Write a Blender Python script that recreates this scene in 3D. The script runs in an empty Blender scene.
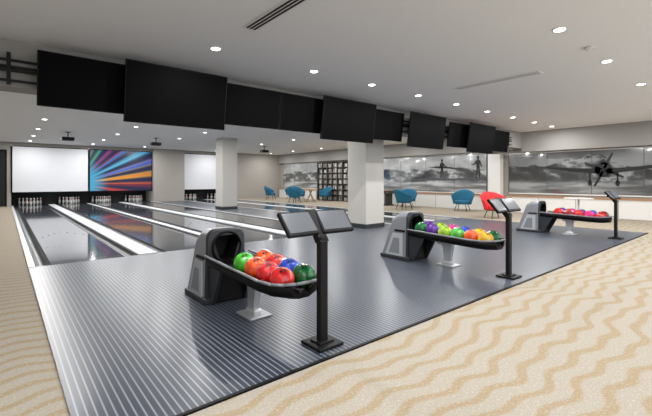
import bpy, bmesh, math, random
from mathutils import Matrix, Vector
random.seed(4)
S=bpy.context.scene
S.view_settings.view_transform='Standard'
COL=S.collection

# ---------------------------------------------------------------- materials
def srgb(r,g,b):
    f=lambda c:(c/255/12.92) if c/255<=0.04045 else ((c/255+0.055)/1.055)**2.4
    return (f(r),f(g),f(b),1)
def mat(name,c,rough=.5,metal=0,emis=None,es=0,coat=0,noise=0,nscale=20,spec=None):
    m=bpy.data.materials.new(name); m.use_nodes=True
    nt=m.node_tree; b=nt.nodes['Principled BSDF']
    b.inputs['Base Color'].default_value=c
    b.inputs['Roughness'].default_value=rough
    b.inputs['Metallic'].default_value=metal
    if coat: b.inputs['Coat Weight'].default_value=coat; b.inputs['Coat Roughness'].default_value=.05
    if spec is not None: b.inputs['Specular IOR Level'].default_value=spec
    if emis: b.inputs['Emission Color'].default_value=emis; b.inputs['Emission Strength'].default_value=es
    if noise:
        tc=nt.nodes.new('ShaderNodeTexCoord'); n=nt.nodes.new('ShaderNodeTexNoise'); n.inputs['Scale'].default_value=nscale
        n.inputs['Detail'].default_value=4
        mx=nt.nodes.new('ShaderNodeMix'); mx.data_type='RGBA'
        mx.inputs['A'].default_value=[x*(1-noise) for x in c[:3]]+[1]; mx.inputs['B'].default_value=[min(1,x*(1+noise)) for x in c[:3]]+[1]
        nt.links.new(tc.outputs['Object'],n.inputs['Vector']); nt.links.new(n.outputs['Fac'],mx.inputs['Factor']); nt.links.new(mx.outputs['Result'],b.inputs['Base Color'])
    return m
class NT:
    def __init__(s,m): s.nt=m.node_tree; s.b=s.nt.nodes['Principled BSDF']
    def new(s,t): return s.nt.nodes.new(t)
    def link(s,a,b): s.nt.links.new(a,b)
    def math(s,op,a,b=None,c=None):
        n=s.new('ShaderNodeMath'); n.operation=op
        for i,v in enumerate((a,b,c)):
            if v is None: continue
            if isinstance(v,(int,float)): n.inputs[i].default_value=v
            else: s.link(v,n.inputs[i])
        return n.outputs[0]
    def sep(s):
        tc=s.new('ShaderNodeTexCoord'); sp=s.new('ShaderNodeSeparateXYZ'); s.link(tc.outputs['Object'],sp.inputs[0]); s.tc=tc
        return sp.outputs
    def noise(s,scale,detail=3,vec=None):
        n=s.new('ShaderNodeTexNoise'); n.inputs['Scale'].default_value=scale; n.inputs['Detail'].default_value=detail
        s.link(vec if vec else s.tc.outputs['Object'],n.inputs['Vector']); return n.outputs['Fac']
    def mix(s,f,a,b):
        n=s.new('ShaderNodeMix'); n.data_type='RGBA'
        for k,v in (('Factor',f),('A',a),('B',b)):
            if isinstance(v,(int,float,tuple,list)): n.inputs[k].default_value=v
            else: s.link(v,n.inputs[k])
        return n.outputs['Result']
    def ramp(s,f,stops,interp='LINEAR'):
        n=s.new('ShaderNodeValToRGB'); n.color_ramp.interpolation=interp
        el=n.color_ramp.elements
        while len(el)<len(stops): el.new(.5)
        for e,(p,c) in zip(el,stops): e.position=p; e.color=c
        s.link(f,n.inputs[0]); return n.outputs[0]
    def smooth(s,v,a,b):
        n=s.new('ShaderNodeMapRange'); n.interpolation_type='SMOOTHSTEP'
        n.inputs['From Min'].default_value=a; n.inputs['From Max'].default_value=b
        s.link(v,n.inputs['Value']); return n.outputs['Result']

M={}
M['ceil']=mat('ceiling_paint',srgb(226,226,226),.9,noise=.01,nscale=2)
M['wall']=mat('wall_paint',srgb(158,154,148),.85,noise=.02,nscale=2)
M['column']=mat('column_paint',srgb(178,176,171),.8,noise=.02,nscale=2)
M['beam']=mat('bulkhead_paint',srgb(144,142,139),.85,noise=.02,nscale=2)
M['white']=mat('white_laminate',srgb(216,215,212),.35,noise=.01)
M['cap']=mat('lane_cap_white',srgb(205,208,211),.3,noise=.01)
M['black']=mat('black_plastic',srgb(10,10,12),.5,noise=.05,spec=.15)
M['blackm']=mat('black_powdercoat',srgb(14,15,17),.5,noise=.05,spec=.2)
M['tv']=mat('tv_screen_glass',srgb(4,4,5),.6,noise=.02,spec=.04)
M['gray']=mat('return_shell_gray',srgb(124,128,134),.38,.1,noise=.03)
M['panel']=mat('return_side_panel',srgb(176,180,184),.35,.2,noise=.03)
M['dgray']=mat('return_dark_gray',srgb(40,43,48),.4,.1,noise=.04)
M['silver']=mat('brushed_silver',srgb(182,185,189),.3,.5,noise=.03)
M['screen']=mat('touchscreen_glass',srgb(92,96,102),.15,noise=.05,nscale=6)
M['gutter']=mat('gutter_dark',srgb(50,54,60),.35,noise=.03)
M['pit']=mat('pit_black',srgb(12,12,14),.8,noise=.05)
M['pin']=mat('pin_white',srgb(205,205,202),.3,noise=.01)
M['pinred']=mat('pin_red',srgb(190,30,30),.3,noise=.02)
M['teal']=mat('teal_fabric',srgb(12,92,122),.8,noise=.1,nscale=40)
M['red']=mat('red_fabric',srgb(215,35,40),.7,noise=.06,nscale=40)
M['wood']=mat('oak_wood',srgb(165,118,72),.5,noise=.2,nscale=9)
M['bookd']=mat('bookcase_dark',srgb(62,60,58),.6,noise=.1)
M['light']=mat('lamp_lens',(1,1,1,1),.5,emis=(1,.98,.95,1),es=9,noise=.01)
M['slot']=mat('diffuser_slot',srgb(20,20,20),.7,noise=.05)
M['slotl']=mat('diffuser_slot_light',srgb(185,184,182),.7,noise=.03)
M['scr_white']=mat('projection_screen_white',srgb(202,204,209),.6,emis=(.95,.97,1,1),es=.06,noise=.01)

# carpet
m=mat('carpet_waves',(1,1,1,1),.95); M['carpet']=m; n=NT(m); x,y,z=n.sep()
big=n.noise(.4,1); mid=n.noise(1.6,1); fine=n.noise(150,2); fine2=n.noise(50,2)
ph=n.math('ADD',n.math('MULTIPLY',x,12.5),n.math('ADD',n.math('MULTIPLY',big,9),n.math('MULTIPLY',y,1.2)))
w=n.math('ADD',n.math('MULTIPLY',n.math('SINE',ph),.026),n.math('MULTIPLY',n.math('SINE',n.math('MULTIPLY',ph,.37)),.03))
p=n.math('ADD',n.math('ADD',y,w),n.math('ADD',n.math('MULTIPLY',big,.5),n.math('MULTIPLY',mid,.15)))
fr=n.math('PINGPONG',n.math('DIVIDE',p,.090),1.0)
f=n.smooth(fr,.48,.82)
col=n.mix(f,srgb(162,155,144),srgb(154,138,112))
sp=n.smooth(fine,.35,.65)
col=n.mix(n.math('MULTIPLY',sp,.42),col,srgb(108,100,87))
col=n.mix(n.math('MULTIPLY',n.smooth(fine2,.5,.7),.22),col,srgb(195,191,182))
n.link(col,n.b.inputs['Base Color']); n.b.inputs['Specular IOR Level'].default_value=.1

# approach stripes
m=mat('approach_striped_vinyl',(1,1,1,1),.30); M['approach']=m; n=NT(m); x,y,z=n.sep()
fr=n.math('PINGPONG',n.math('DIVIDE',x,.0215),1.0)
f=n.smooth(fr,.70,.84)
nz=n.noise(1.2,2)
base=n.mix(nz,srgb(38,43,53),srgb(48,54,65))
col=n.mix(n.math('MULTIPLY',f,.85),base,srgb(124,131,144))
n.link(col,n.b.inputs['Base Color']); n.b.inputs['Specular IOR Level'].default_value=.38

# lanes
m=mat('lane_synthetic_gray',(1,1,1,1),.08); M['lane']=m; n=NT(m); x,y,z=n.sep()
bd=n.math('PINGPONG',n.math('DIVIDE',x,.0272),1.0)
g=n.smooth(bd,.9,1.0)
nz=n.noise(6,3)
base=n.mix(nz,srgb(62,66,73),srgb(80,85,92))
col=n.mix(n.math('MULTIPLY',g,.5),base,srgb(44,47,53))
n.link(col,n.b.inputs['Base Color']); n.b.inputs['Coat Weight'].default_value=.35; n.b.inputs['Coat Roughness'].default_value=.04

# video mask rays
m=mat('video_rays',(0,0,0,1),.4); M['rays']=m; n=NT(m); x,y,z=n.sep()
ang=n.math('ARCTAN2',n.math('ADD',z,.75),n.math('ADD',x,2.3))
a01=n.math('MULTIPLY_ADD',ang,1/2.1,.2)
a2=n.math('ADD',a01,n.math('MULTIPLY',n.math('SINE',n.math('MULTIPLY',a01,130)),.022))
col=n.ramp(a2,[(0,srgb(150,30,60)),(.1,srgb(230,60,40)),(.17,srgb(90,20,60)),(.24,srgb(240,110,40)),(.3,srgb(235,200,60)),(.37,srgb(50,100,210)),(.43,srgb(90,205,230)),(.5,srgb(20,110,190)),(.57,srgb(180,40,60)),(.64,srgb(20,60,150)),(.72,srgb(50,160,90)),(.78,srgb(12,30,90)),(.86,srgb(180,50,60)),(1,srgb(10,15,50))])
st=n.smooth(n.math('SINE',n.math('MULTIPLY',a01,75)),-.8,1)
col=n.mix(st,srgb(10,20,70),col)
rad=n.math('SQRT',n.math('ADD',n.math('POWER',n.math('ADD',z,.75),2),n.math('POWER',n.math('ADD',x,2.3),2)))
col=n.mix(n.smooth(rad,1.7,.6),col,srgb(60,175,215))
col=n.mix(n.math('MULTIPLY',n.smooth(rad,2.4,4.4),.35),col,srgb(10,12,50))
n.link(col,n.b.inputs['Emission Color']); n.b.inputs['Emission Strength'].default_value=.9

# mural
def mural_mat(name,seed,lo,hi,dark=1.0,amp=1.6):
    m=mat(name,(1,1,1,1),.08); n=NT(m); x,y,z=n.sep()
    g=lambda v:srgb(v*dark,(v+4)*dark,(v+6)*dark)
    mp=n.new('ShaderNodeMapping'); n.link(n.tc.outputs['Object'],mp.inputs[0]); mp.inputs['Location'].default_value=(seed,seed,0); mp.inputs['Scale'].default_value=(1,1,0)
    ridge=n.noise(.42,7,mp.outputs[0])
    ridge=n.math('ADD',n.math('MULTIPLY',n.math('SUBTRACT',ridge,.5),amp),(lo+hi)/2+.25)
    over=n.math('SUBTRACT',ridge,z)
    mt=n.smooth(over,0,.05)
    mp2=n.new('ShaderNodeMapping'); n.link(n.tc.outputs['Object'],mp2.inputs[0]); mp2.inputs['Scale'].default_value=(1,1.0,1.9); mp2.inputs['Rotation'].default_value=(.5,0,0); mp2.inputs['Location'].default_value=(seed,0,0)
    tex=n.noise(1.4,7,mp2.outputs[0])
    rock=n.ramp(tex,[(.38,g(50)),(.5,g(84)),(.57,g(140)),(.62,g(188)),(.70,g(100))])
    cl=n.noise(.7,6,mp2.outputs[0])
    sky=n.mix(n.smooth(cl,.35,.65),g(146),g(184))
    c=n.mix(mt,sky,rock)
    sea=n.smooth(z,lo+.66,lo+.40)
    mp3=n.new('ShaderNodeMapping'); n.link(n.tc.outputs['Object'],mp3.inputs[0]); mp3.inputs['Scale'].default_value=(1,.4,4)
    wv=n.noise(1.2,7,mp3.outputs[0])
    seac=n.ramp(wv,[(.38,g(96)),(.5,g(140)),(.62,g(190))])
    c=n.mix(sea,c,seac)
    n.link(c,n.b.inputs['Base Color']); n.b.inputs['Specular IOR Level'].default_value=.8
    n.b.inputs['Coat Weight'].default_value=1; n.b.inputs['Coat Roughness'].default_value=.01; n.b.inputs['Coat IOR'].default_value=1.9
    return m
M['muralA']=mural_mat('mural_print_mountain',3.1,.75,2.5,.76,2.0)
M['muralB']=mural_mat('mural_print_beach',9.7,.75,2.55,1.0,1.2)
M['fig']=mat('mural_ink_black',srgb(20,22,24),.3,noise=.1)
M['fig2']=mat('mural_ink_gray',srgb(72,76,80),.3,noise=.1)
m=mat('book_spines',(1,1,1,1),.7); M['books']=m; n=NT(m); x,y,z=n.sep()
wn=n.new('ShaderNodeTexWhiteNoise'); wn.noise_dimensions='2D'
cb=n.new('ShaderNodeCombineXYZ'); n.link(n.math('FLOOR',n.math('MULTIPLY',y,9)),cb.inputs[0]); n.link(n.math('FLOOR',n.math('MULTIPLY',z,3)),cb.inputs[1])
n.link(cb.outputs[0],wn.inputs['Vector'])
n.link(n.ramp(wn.outputs['Value'],[(0,srgb(170,168,160)),(.4,srgb(90,90,92)),(.7,srgb(140,130,120)),(1,srgb(200,200,195))]),n.b.inputs['Base Color'])

# ---------------------------------------------------------------- mesh builder
class MB:
    def __init__(s): s.bm=bmesh.new(); s.mats=[]
    def mi(s,k):
        if k not in s.mats: s.mats.append(k)
        return s.mats.index(k)
    def _tag(s,before,k,smooth):
        i=s.mi(k)
        for f in s.bm.faces:
            if f not in before: f.material_index=i; f.smooth=smooth
    def box(s,c,d,k,bev=0,rot=None,seg=2):
        b=set(s.bm.faces)
        mtx=Matrix.Translation(c)@(rot.to_4x4() if rot else Matrix())@Matrix.Diagonal((*d,1))
        r=bmesh.ops.create_cube(s.bm,size=1,matrix=mtx)
        if bev:
            es=list({e for v in r['verts'] for e in v.link_edges})
            bmesh.ops.bevel(s.bm,geom=es,offset=bev,segments=seg,affect='EDGES',profile=.5)
        s._tag(b,k,False)
    def span(s,x0,x1,y0,y1,z0,z1,k,bev=0):
        s.box(((x0+x1)/2,(y0+y1)/2,(z0+z1)/2),(x1-x0,y1-y0,z1-z0),k,bev)
    def cyl(s,c,r,h,k,axis='Z',r2=None,seg=24,rot=None):
        b=set(s.bm.faces)
        R=Matrix()
        if axis=='X': R=Matrix.Rotation(math.pi/2,4,'Y')
        if axis=='Y': R=Matrix.Rotation(math.pi/2,4,'X')
        if rot: R=rot.to_4x4()
        bmesh.ops.create_cone(s.bm,cap_ends=True,segments=seg,radius1=r,radius2=r if r2 is None else r2,depth=h,matrix=Matrix.Translation(c)@R)
        s._tag(b,k,True)
        for f in s.bm.faces:
            if f not in b and len(f.verts)>4: f.smooth=False
    def sph(s,c,r,k,sc=(1,1,1),u=24,v=14):
        b=set(s.bm.faces)
        bmesh.ops.create_uvsphere(s.bm,u_segments=u,v_segments=v,radius=r,matrix=Matrix.Translation(c)@Matrix.Diagonal((*sc,1)))
        s._tag(b,k,True)
    def rod(s,p,q,r,k,seg=12):
        p=Vector(p);q=Vector(q);d=q-p
        s.cyl((p+q)/2,r,d.length,k,seg=seg,rot=d.to_track_quat('Z','Y').to_matrix())
    def poly(s,pts,k,smooth=False):
        vs=[s.bm.verts.new(p) for p in pts]; f=s.bm.faces.new(vs); f.material_index=s.mi(k); f.smooth=smooth; return f
    def prism(s,pts,off,k,bev=0):
        off=Vector(off); b=set(s.bm.faces)
        a=[s.bm.verts.new(p) for p in pts]; c=[s.bm.verts.new(Vector(p)+off) for p in pts]
        s.bm.faces.new(a); s.bm.faces.new(c[::-1])
        for i in range(len(a)):
            j=(i+1)%len(a); s.bm.faces.new((a[j],a[i],c[i],c[j]))
        if bev:
            es=list({e for v in a+c for e in v.link_edges})
            bmesh.ops.bevel(s.bm,geom=es,offset=bev,segments=2,affect='EDGES',profile=.5)
        s._tag(b,k,False)
    def loft(s,loops,k,closed=True,smooth=True):
        b=set(s.bm.faces); V=[[s.bm.verts.new(p) for p in l] for l in loops]
        for l0,l1 in zip(V,V[1:]):
            n=len(l0)
            for i in range(n if closed else n-1):
                j=(i+1)%n; s.bm.faces.new((l0[i],l0[j],l1[j],l1[i]))
        s._tag(b,k,smooth)
    def done(s,name,loc=(0,0,0),rotz=0,recalc=True):
        if recalc: bmesh.ops.recalc_face_normals(s.bm,faces=s.bm.faces)
        me=bpy.data.meshes.new(name); s.bm.to_mesh(me); s.bm.free()
        for k in s.mats: me.materials.append(M[k])
        o=bpy.data.objects.new(name,me); COL.objects.link(o); o.location=loc; o.rotation_euler=(0,0,rotz); return o
def inst(o,name,loc,rotz=0):
    n=bpy.data.objects.new(name,o.data); COL.objects.link(n); n.location=loc; n.rotation_euler=(0,0,rotz)
    for md in o.modifiers:
        q=n.modifiers.new(md.name,md.type)
        if md.type=='SOLIDIFY': q.thickness=md.thickness
        if md.type=='SUBSURF': q.levels=md.levels; q.render_levels=md.render_levels
    return n

# ---------------------------------------------------------------- layout
H=3.3; YF=7.4; YM=25.5; YB=27.2; XR=16.7; XL=-2.2; YS=-3.0
C=[2.0,5.42,10.75]; HW=1.71
AP0,AP1=.29,C[2]+HW
b=MB()
b.span(XL,XR,YS,YF,-.2,0,'carpet')
b.span(XL,C[0]-HW,YF,YB,-.2,0,'carpet')
b.span(C[1]+HW,C[2]-HW,YF,YB,-.2,0,'approach')
b.span(C[2]+HW,XR,YF,YB,-.2,0,'carpet')
b.done('floor')
b=MB(); b.span(AP0,AP1,2.22,YF,0,.012,'approach'); b.span(AP0-.02,AP1+.02,2.195,2.22,0,.014,'black'); b.done('bowling_approach')
b=MB(); b.span(XL,XR,YS,YB,H,H+.15,'ceil'); b.done('ceiling')
b=MB(); b.span(XL,XR,6.91,7.35,2.65,H,'beam'); b.done('ceiling_bulkhead')
b=MB(); b.span(XR-.45,XR,YS,6.91,2.5,H,'beam'); b.done('ceiling_bulkhead')
b=MB(); b.span(XR-.25,XR,7.35,YM,2.62,H,'beam'); b.done('ceiling_bulkhead')
b=MB(); b.span(XR,XR+.15,YS,YB,0,H,'wall'); b.done('wall_right')
b=MB(); b.span(XL-.15,XL,YS,YB,0,H,'wall'); b.done('wall_left')
def wb(*a):
    b=MB(); b.span(*a,'wall'); b.done('wall_back')
wb(XL,C[0]-HW,YM,YB,0,H)
wb(C[0]-HW,C[1]+HW,YM,YM+.15,3.14,H)
wb(C[1]+HW,C[2]-HW,YM-.35,YB,0,H)
wb(C[2]-HW,C[2]+HW,YM,YM+.15,3.14,H)
wb(C[2]+HW,XR,YM,YB,0,H)
b=MB(); b.span(C[0]-HW,C[1]+HW,YM+1.35,YM+1.4,-.15,3.2,'pit'); b.done('pit_curtain')
b=MB(); b.span(C[2]-HW,C[2]+HW,YM+1.35,YM+1.4,-.15,3.2,'pit'); b.done('pit_curtain')
b=MB(); b.span(-1.1,.12,YM-.05,YM-.01,0,2.9,'black'); b.span(-1.0,.04,YM-.07,YM-.05,0.01,2.8,'pit'); b.cyl((-.9,YM-.1,1.05),.02,.12,'silver','X'); b.done('door_1')
b=MB(); b.span(XR-.02,XR-.001,YS,YB,0,.12,'white'); b.done('baseboard_right')

# lanes
for i,c in enumerate(C):
    b=MB()
    b.span(c-.155,c+.155,YF,YM+.1,-.15,.03,'cap',.006)
    b.done('ball_return_track_cover')
    for sx in (-1,1):
        b=MB()
        xi=c+sx*.16; g1=xi+sx*.21; l1=g1+sx*1.05; g2=l1+sx*.21; e=c+sx*HW
        def gut(a,bb):
            r=abs(bb-a)/2; m_=(a+bb)/2
            pr=[(m_-r*math.cos(t*math.pi/10),-.085*math.sin(t*math.pi/10)) for t in range(11)]
            b.loft([[ (px,YF,pz) for px,pz in pr],[(px,YM+1.3,pz) for px,pz in pr]],'gutter',closed=False)
        gut(min(xi,g1),max(xi,g1)); gut(min(l1,g2),max(l1,g2))
        b.span(min(g1,l1),max(g1,l1),YF,YM+1.3,-.12,.005,'lane')
        b.span(min(g2,e),max(g2,e),YF,YM+.1,-.15,.02,'cap')
        b.span(c-HW if sx<0 else c+.16,c-.16 if sx<0 else c+HW,YF,YM+1.3,-.2,-.13,'pit')
        lc=(g1+l1)/2
        for k in range(-3,4):
            ax=lc+k*.136; ay=YF+4.6-abs(k)*.3
            b.poly([(ax-.022,ay,.0065),(ax+.022,ay,.0065),(ax,ay+.16,.0065)],'black')
        for k in (-4,-3,-2,2,3,4): b.cyl((lc+k*.11,YF+2,.0062),.012,.001,'black',seg=10)
        b.span(min(g1,l1),max(g1,l1),YF,YF+.03,.005,.0065,'black')
        b.done('bowling_lane')
        b=MB()
        prof=[(0.0,.026),(.03,.034),(.08,.052),(.115,.0605),(.16,.056),(.2,.04),(.24,.026),(.265,.023),(.3,.028),(.34,.0325),(.365,.026),(.38,.008)]
        for row in range(4):
            for q in range(row+1):
                px=lc+(q-row/2)*.305; py=YM+.22+row*.264
                b.loft([[(px+r*math.cos(t*math.pi/6),py+r*math.sin(t*math.pi/6),.006+zz) for t in range(12)] for zz,r in prof],'pin')
                b.loft([[(px+.0275*math.cos(t*math.pi/6),py+.0275*math.sin(t*math.pi/6),.006+zz) for t in range(12)] for zz in (.25,.285)],'pinred')
        b.done('bowling_pins')
for (a,e) in ((C[0]-HW,C[1]+HW),(C[2]-HW,C[2]+HW)):
    l=bpy.data.lights.new('pin_light','AREA'); l.shape='RECTANGLE'; l.size=e-a-.3; l.size_y=.1; l.energy=1.4*(e-a)
    o=bpy.data.objects.new('pin_deck_light',l); COL.objects.link(o); o.location=((a+e)/2,YM+.25,.72); o.rotation_euler=(math.radians(10),0,0)

def mask(x0,x1,k):
    b=MB(); w=x1-x0
    b.box((0,0,0),(w-.06,.06,2.38),k)
    t=.03
    for zz in (-1.2,1.2): b.box((0,-.01,zz),(w,.08,t*1.4),'black')
    for xx in (-w/2,w/2): b.box((xx,-.01,0),(t,.08,2.4),'black')
    return b.done('lane_masking_screen',((x0+x1)/2,YM-.06,1.9))
mask(.31,3.69,'scr_white'); mask(3.74,7.11,'rays'); 
mask(C[2]-HW+.02,C[2]+HW-.02,'scr_white')

# columns
b=MB(); b.box((0,0,H/2),(.74,.74,H),'column',.012); b.box((0,0,.06),(.77,.77,.12),'dgray',.005)
col=b.done('column',(8.05,7.8,0)); inst(col,'column',(8.05,16.9,0))

# TVs
def tv(name,xc,y,zc,w,h,tilt=8):
    b=MB(); R=Matrix.Rotation(math.radians(tilt),3,'X')
    b.box((0,0,0),(w,.05,h),'black',.008,rot=R)
    b.box(R@Vector((0,-.0275,0)),(w-.03,.004,h-.03),'tv',rot=R)
    b.box(R@Vector((0,.045,0)),(.45,.05,.3),'blackm',rot=R)
    for sx in (-.15,.15): b.rod((sx,.03,.1),(sx,6.795-y,.14),.018,'blackm')
    return b.done(name,(xc,y,zc))
for xc in (2.22,6.10,9.1,12.1): tv('hanging_television',xc,6.42,2.71,1.64,.94)
for xc in (.98,3.68,4.96,7.62,11.1,13.8): tv('hanging_television',xc,6.62,2.76,1.26,.76)
b=MB()
for zz in (2.72,2.86,3.0): b.span(-1.9,15.2,6.82,6.85,zz-.016,zz+.016,'blackm')
for xx in [-1.6+i*.55 for i in range(31)]: b.span(xx-.024,xx+.024,6.80,6.83,2.66,3.1,'blackm')
b.span(-1.9,15.2,6.83,6.905,2.9,2.93,'blackm')
b.done('television_mounting_rail')

# downlights
b=MB()
b.cyl((0,0,-.006),.085,.012,'white',seg=32); b.cyl((0,0,-.0135),.065,.004,'light',seg=32)
pos=[]
for x in (2.4,4.25,5.75,7.3,8.9,10.5,12.1,13.7,15.2): pos.append((x,5.4))
for x in (-.6,1.2,3.2,5.5,7.56,9.9,12.1,14.4): pos.append((x,1.86))
for x in (-.6,2.2,5.2,8.2,11.2,14.2): pos.append((x,-1.2))
for y in (9.2,12.2,15.2,18.2,21.2,24.0):
    for x in (1.0,3.7,6.3,10.7,14.9): pos.append((x,y))
base=b.done('recessed_downlight',(pos[0][0],pos[0][1],H))
for p in pos[1:]: inst(base,'recessed_downlight',(p[0],p[1],H))
L=bpy.data.lights.new('downlight_lamp','AREA'); L.shape='DISK'; L.size=.14; L.energy=49; L.color=(1,.985,.965)
L2=L.copy(); L2.energy=60
for p in pos:
    o=bpy.data.objects.new('downlight_lamp',L2 if p[1]>8 else L); COL.objects.link(o); o.location=(p[0],p[1],H-.02)
b=MB(); b.cyl((0,0,-.02),.07,.04,'white',r2=.05,seg=28); b.cyl((0,0,-.045),.03,.012,'white'); b.done('smoke_detector',(6.58,1.83,H))
def diff(x,y0,y1,k):
    b=MB(); b.span(x-.09,x+.09,y0,y1,H-.013,H-.001,'white')
    for dx in (-.05,0,.05): b.span(x+dx-.015,x+dx+.015,y0+.03,y1-.03,H-.016,H-.011,k)
    b.done('linear_air_diffuser')
diff(2.42,3.1,4.42,'slot'); diff(7.4,2.8,4.5,'slotl')
b=MB(); b.box((0,0,-.28),(.42,.34,.14),'black',.02); b.rod((0,0,-.2),(0,0,0),.02,'blackm'); b.cyl((0,.19,-.28),.05,.06,'dgray','Y'); b.box((0,0,-.01),(.16,.16,.02),'blackm')
pr=b.done('ceiling_projector',(2.0,18.7,H)); inst(pr,'ceiling_projector',(5.4,18.7,H)); inst(pr,'ceiling_projector',(11.6,19.4,H))

# ---------------------------------------------------------------- ball return
b=MB()
def shell(w,h,y,r,foot=0,tw=None,sl=0):
    tw=w-.03 if tw is None else tw
    pts=[(-w/2,y+foot,0),(-w/2,y+foot*.7,.15)]; N=6
    for i in range(N+1):
        t=math.pi-i*math.pi/2/N; pts.append((-tw/2+r+r*math.cos(t),y+sl,h-r+r*math.sin(t)))
    for i in range(N+1):
        t=math.pi/2-i*math.pi/2/N; pts.append((tw/2-r+r*math.cos(t),y+sl,h-r+r*math.sin(t)))
    pts+=[(w/2,y+foot*.7,.15),(w/2,y+foot,0)]; return pts
l0=shell(.46,.78,0,.09); l1=shell(.49,.80,.03,.10,.0); l2=shell(.49,.79,.20,.10,.10); l3=shell(.47,.70,.34,.09,.24,sl=.0)
b.loft([l0,l1],'dgray',closed=False); b.loft([l1,l2,l3],'gray',closed=False)
b.poly(l3,'gray')
hc=(0,0,.595); rr=.155; hole=[]
for px,py,pz in l0:
    a=math.atan2(pz-hc[2],px); hole.append((rr*math.cos(a),0,hc[2]+rr*math.sin(a)))
b.loft([l0,hole],'dgray',closed=True,smooth=False)
b.loft([[(q[0],-.02,q[2]) for q in hole],[(q[0],.25,q[2]) for q in hole]],'black')
b.poly([(q[0],.25,q[2]) for q in hole],'pit')
lip=[]
for k in range(9):
    a=k*math.pi/4
    lip.append([((rr+.012+.014*math.cos(a))*math.cos(t*math.pi/16),-.008+.014*math.sin(a),.595+(rr+.012+.014*math.cos(a))*math.sin(t*math.pi/16)) for t in range(32)])
b.loft(lip,'black')
for s in (-1,1):
    b.prism([(s*.243,.09,.05),(s*.243,.47,.05),(s*.243,.30,.44),(s*.243,.09,.44)],(s*.012,0,0),'panel')
    b.prism([(s*.252,.16,.10),(s*.252,.385,.10),(s*.252,.28,.36),(s*.252,.16,.36)],(s*.008,0,0),'gray')
    b.prism([(s*.238,.05,.47),(s*.238,.27,.47),(s*.238,.25,.50),(s*.238,.05,.50)],(s*.014,0,0),'black')
    b.prism([(s*.17,0,0),(s*.17,-.08,0),(s*.17,-.26,.34),(s*.17,-.30,.43),(s*.17,0,.43)],(s*.04,0,0),'dgray')
b.box((0,.26,.03),(.54,.62,.06),'dgray',.012)
b.box((0,-.04,.22),(.34,.07,.42),'black',.01)
T0=-.02
def tray(y,z,w=.225):
    return [(-w-.02,y,z+.07),(-w,y,z+.03),(-w*.8,y,z),(-w*.45,y,z-.012),(-w*.12,y,z+.012),(0,y,z+.03),(w*.12,y,z+.012),(w*.45,y,z-.012),(w*.8,y,z),(w,y,z+.03),(w+.02,y,z+.07),
            (w+.035,y,z+.065),(w+.02,y,z-.01),(w*.5,y,z-.05),(-w*.5,y,z-.05),(-w-.02,y,z-.01),(-w-.035,y,z+.065)]
loops=[tray(T0,.44),tray(-.5,.415),tray(-1.1,.395),tray(-1.30,.395,.215),tray(-1.40,.405,.17),tray(-1.44,.41,.10)]
b.loft(loops,'black'); b.poly(loops[-1],'black'); b.poly(loops[0][::-1],'black')
for s in (-1,1):
    pts=[(s*.262,T0,.525),(s*.262,-.6,.50),(s*.262,-1.15,.48),(s*.24,-1.32,.483),(s*.185,-1.42,.49),(s*.10,-1.47,.495),(0,-1.48,.495)]
    for p,q in zip(pts,pts[1:]): b.rod(p,q,.013,'gray')
    for yy in (-.3,-.6,-.9,-1.2): b.rod((s*.255,yy,.50),(s*.22,yy,.40),.008,'dgray')
b.box((0,-.60,.35),(.20,.26,.05),'silver',.012)
b.prism([(-.035,-.66,.06),(-.035,-.56,.06),(-.035,-.52,.34),(-.035,-.70,.34)],(.07,0,0),'silver')
b.box((0,-.61,.035),(.10,.17,.07),'silver',.02)
b.box((0,-.61,.009),(.24,.30,.018),'silver',.006)
RET=b.done('ball_return',(C[0]-.09,4.0,.013))
RX=[C[0]-.09,C[1]-.07,C[2]-.07]
for x in RX[1:]: inst(RET,'ball_return',(x,4.0,.013))

def ballmat(nm,c):
    m=mat(nm,c,.12,coat=.6); n=NT(m); n.sep()
    nz=n.noise(14,4); col_=n.mix(n.smooth(nz,.35,.65),[v*.6 for v in c[:3]]+[1],[min(1,v*1.2+.005) for v in c[:3]]+[1]); n.link(col_,n.b.inputs['Base Color']); return m
BC={'green':srgb(70,180,40),'orange':srgb(235,85,20),'red':srgb(210,25,25),'dred':srgb(160,15,25),'teal':srgb(8,75,60),'blue':srgb(20,60,175),'purple':srgb(95,35,150),'pink':srgb(225,40,120),'lime':srgb(150,195,25),'yellow':srgb(240,180,25),'dgreen':srgb(10,105,50)}
for k,v in BC.items(): M['ball_'+k]=ballmat('ball_'+k,v)
bm_cache={}
def ball(x,y,z,k):
    if k not in bm_cache:
        b=MB(); b.sph((0,0,0),.107,'ball_'+k,u=32,v=20)
        for dx,dy in ((.018,-.012),(-.018,-.012),(0,.03)):
            nrm=Vector((dx-.03,dy-.045,.09)).normalized(); b.cyl(nrm*.1065,.011,.002,'black',rot=nrm.to_track_quat('Z','Y').to_matrix(),seg=14)
        bm_cache[k]=b.done('bowling_ball',(x,y,z)); o=bm_cache[k]
    else: o=inst(bm_cache[k],'bowling_ball',(x,y,z))
sets=[['red','dgreen','red','blue','orange','red','green','orange'],
      ['yellow','dgreen','orange','yellow','green','blue','lime','pink','purple','lime','dgreen','purple'],
      ['red','dred','pink','blue','red','purple','dred','pink','red','purple']]
for cols,x in zip(sets,RX):
    for i,k in enumerate(cols):
        r=i//2; s=-1 if i%2==0 else 1
        y=2.72+r*.219
        ball(x+s*.112,y,.013+.397+.011*r*.9+.100,k)

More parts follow.
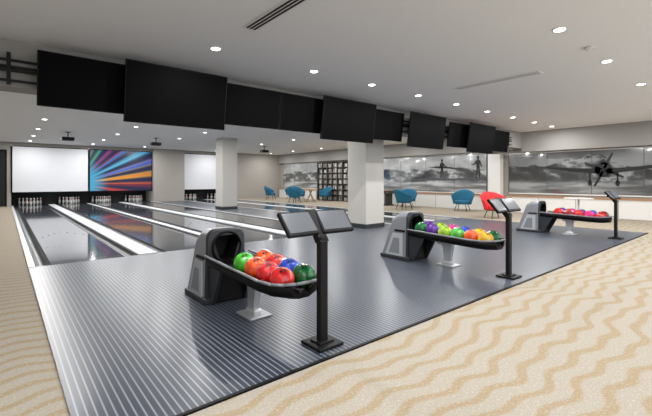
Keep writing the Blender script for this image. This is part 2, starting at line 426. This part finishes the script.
# ---------------------------------------------------------------- kiosk
b=MB()
b.box((0,0,.012),(.25,.25,.024),'blackm',.006)
b.box((0,0,.03),(.15,.13,.02),'blackm',.005)
b.box((0,0,.45),(.082,.06,.86),'blackm',.012)
b.prism([(-.045,-.035,.84),(-.045,.03,.82),(-.045,.20,1.06),(-.045,.15,1.09)],(.09,0,0),'blackm')
b.box((0,.11,.97),(.40,.03,.05),'blackm',.006)
tl=Matrix.Rotation(math.radians(-40),3,'X')
for s in (-1,1):
    R=Matrix.Rotation(math.radians(-5*s),3,'Z')@tl
    c=Vector((s*.185,.07,.985))
    b.box(c,(.325,.035,.23),'black',.01,rot=R)
    b.box(c+R@Vector((0,.019,.004)),(.28,.003,.185),'dgray',rot=R)
    b.box(c+R@Vector((0,-.019,.004)),(.285,.003,.185),'screen',rot=R)
K=b.done('scoring_kiosk',(C[0]-.01,2.42,.013))
inst(K,'scoring_kiosk',(C[1]-.08,2.44,.013)); inst(K,'scoring_kiosk',(C[2]-.06,2.46,.013))

# ---------------------------------------------------------------- murals
XW=XR
def mural(y0,y1,z0,z1,k,extra=None):
    b=MB(); b.span(XW-.04,XW-.001,y0,y1,z0,z1,k)
    n=max(1,round((y1-y0)/1.5))
    for i in range(n+1):
        yy=y0+(y1-y0)*i/n; b.span(XW-.046,XW-.03,yy-.010,yy+.010,z0,z1,'fig2')
    b.span(XW-.05,XW-.001,y0,y1,z1-.02,z1+.02,'white'); b.span(XW-.05,XW-.001,y0,y1,z0-.03,z0+.01,'white')
    if extra: extra(b)
    b.done('wall_mural')
def plane_fig(b):
    X=XW-.045; th=(-.004,0,0); cy,cz=4.2,1.72
    def P(l,k='fig'): b.prism([(X,cy+u,cz+v) for u,v in l],th,k)
    P([(.27*math.cos(t*math.pi/12),.27*math.sin(t*math.pi/12)) for t in range(24)])
    P([(-1.9,.20),(-1.0,.10),(-.1,.05),(-.1,-.15),(-1.0,-.03),(-1.9,.12)])
    P([(1.9,.16),(1.0,.08),(.1,.05),(.1,-.15),(1.0,-.05),(1.9,.10)])
    for a in (25,115,205,295):
        c,s=math.cos(math.radians(a)),math.sin(math.radians(a))
        P([(u*c-v*s,u*s+v*c) for u,v in ((.05,-.03),(.3,-.06),(.62,-.04),(.68,0),(.62,.03),(.3,.035),(.05,.03))])
    for u in (-.42,.42): P([(u-.03,-.1),(u+.03,-.1),(u+.02,-.45),(u-.02,-.45)]); P([(u+.07*math.cos(t*math.pi/8),-.48+.11*math.sin(t*math.pi/8)) for t in range(16)])
    P([(-.10,.2),(.10,.2),(.05,.38),(-.05,.38)])
def surfers(b):
    X=XW-.045; th=(-.004,0,0)
    body=[(-.10,0),(-.05,0),(-.03,.28),(0,.5),(.04,.28),(.07,0),(.12,0),(.10,.3),(.09,.55),(.11,.72),(.24,.64),(.36,.70),(.34,.74),(.24,.70),(.12,.87),(.04,.91),(.045,.95),(.075,1.0),(.07,1.07),(.02,1.12),(-.03,1.11),(-.06,1.05),(-.05,.98),(-.03,.94),(-.03,.91),(-.11,.88),(-.15,.72),(-.22,.55),(-.19,.52),(-.11,.66),(-.08,.72),(-.08,.55),(-.10,.3)]
    for cy,cz,sc,m in ((10.9,1.44,.85,1),(9.0,1.44,.92,-1)):
        b.prism([(X,cy-u*sc*m,cz+v*sc) for u,v in body],th,'fig')
    b.prism([(X,cy,cz) for cy,cz in ((11.7,1.98),(11.2,2.04),(10.4,1.98),(9.9,1.86),(10.4,1.9),(11.2,1.95))],th,'fig')
    b.prism([(X+.002,cy,cz) for cy,cz in ((8.7,1.34),(8.7,1.45),(9.2,1.47),(10.2,1.42),(11.4,1.46),(12.6,1.40),(13.2,1.32))],th,'fig2')
mural(-1.5,7.6,.80,2.46,'muralA',plane_fig)
mural(8.6,15.1,.75,2.58,'muralB',surfers)
mural(20.6,25.0,.75,2.58,'muralB')
b=MB(); b.box((0,0,1.24),(.30,.55,2.48),'white',.01); b.box((0,0,.05),(.32,.57,.1),'dgray'); b.done('column',(XR-.22,8.1,0))
def ledge(y0,y1):
    b=MB(); b.span(XR-.30,XR-.06,y0,y1,.0,.66,'white',.01); b.span(XR-.34,XR-.06,y0-.01,y1+.01,.66,.70,'wood'); 
    k=int((y1-y0)/1.2)
    for i in range(1,k): yy=y0+(y1-y0)*i/k; b.span(XR-.304,XR-.298,yy-.006,yy+.006,.02,.64,'dgray')
    b.done('low_cabinet')
ledge(-1.5,7.6); ledge(8.6,17.3); ledge(20.6,25.2)
b=MB(); y0,y1,z0,z1=17.4,20.4,0,2.55
b.span(XR-.05,XR-.02,y0,y1,z0,z1,'bookd')
for i in range(7): yy=y0+(y1-y0)*i/6; b.span(XR-.36,XR-.05,yy-.02,yy+.02,z0,z1,'bookd')
for i in range(8): zz=z0+.03+(z1-z0-.06)*i/7; b.span(XR-.36,XR-.05,y0,y1,zz-.015,zz+.015,'bookd')
for i in range(6):
    for j in range(7):
        yy=y0+.5*i+.04; zz=z0+.045+(z1-z0-.06)*j/7
        b.span(XR-.28,XR-.06,yy,yy+random.uniform(.32,.42),zz,zz+random.uniform(.22,.30),'books')
b.done('bookcase')

def chair(name,loc,rot,k):
    b=MB()
    rows=[]; 
    for j in range(7):
        v=j/6; row=[]
        for i in range(17):
            t=math.radians(-112+224*i/16); ct=math.cos(t)
            top=.60+.32*max(0,math.cos(t*.75))**1.5; bot=.30
            zz=bot+(top-bot)*v; r=.33+.10*v**1.2+.03*abs(math.sin(t))
            row.append((r*1.05*math.sin(t),r*ct*.95+.06*v,zz))
        rows.append(row)
    b.loft(rows,k,closed=False)
    b.loft([[(.9*row_[0]*s,.9*row_[1]*s,z) for row_ in [(.36*math.sin(q*math.pi/12),.36*math.cos(q*math.pi/12)) for q in range(24)]] for s,z in ((.05,.30),(.9,.30),(1,.33),(1,.42),(.93,.46),(.05,.465))],k)
    for sx in (-1,1):
        for sy in (-1,1): b.rod((sx*.18,sy*.18,.31),(sx*.27,sy*.27,0.0),.014,'blackm')
    o=b.done(name,loc,rot); md=o.modifiers.new('thick','SOLIDIFY'); md.thickness=.035; return o
ch=chair('lounge_chair',(15.2,11.9,0),math.radians(-60),'teal')
for cx,cy,a in ((15.3,9.0,-75),(15.6,22.4,-50),(14.2,22.9,40),(15.75,18.9,-90),(14.6,20.1,0),(13.4,18.9,90),(14.2,11.3,70)):
    inst(ch,'lounge_chair',(cx,cy,0),math.radians(a))
chair('lounge_chair',(13.3,6.55,0),math.radians(-35),'red')

b=MB(); b.cyl((0,0,.73),.5,.03,'wood',seg=40)
for a in range(4):
    c,s=math.cos(a*math.pi/2+.4),math.sin(a*math.pi/2+.4); b.rod((.34*c,.34*s,0),(-.12*c,-.12*s,.72),.022,'wood')
b.done('round_wood_table',(14.6,18.9,0)); 
b=MB(); b.cyl((0,0,.735),.42,.03,'white',seg=40); b.cyl((0,0,.37),.03,.71,'silver'); b.cyl((0,0,.01),.25,.02,'silver',seg=32)
b.done('pedestal_table',(14.7,4.4,0))
b=MB()
b.box((0,0,.72),(.75,2.6,.16),'bookd',.02); b.box((0,0,.803),(.6,2.4,.006),'wood')
for yy in (-.95,.95):
    b.box((0,yy,.34),(.5,.14,.62),'bookd',.015); b.box((0,yy,.03),(.6,.24,.06),'bookd',.01)
b.done('shuffleboard_table',(15.6,14.4,0))

W=bpy.data.worlds.new('world'); S.world=W; W.use_nodes=True
bg=W.node_tree.nodes['Background']; bg.inputs[0].default_value=(.96,.98,1,1); bg.inputs[1].default_value=2.0
cd=bpy.data.cameras.new('camera'); cam=bpy.data.objects.new('camera',cd); COL.objects.link(cam)
cd.sensor_width=36; cd.lens=384/652*36; cd.shift_y=-28/652; cd.clip_end=200
cam.location=(0,0,1.35); cam.rotation_euler=(math.pi/2,0,math.radians(-40))
S.camera=cam
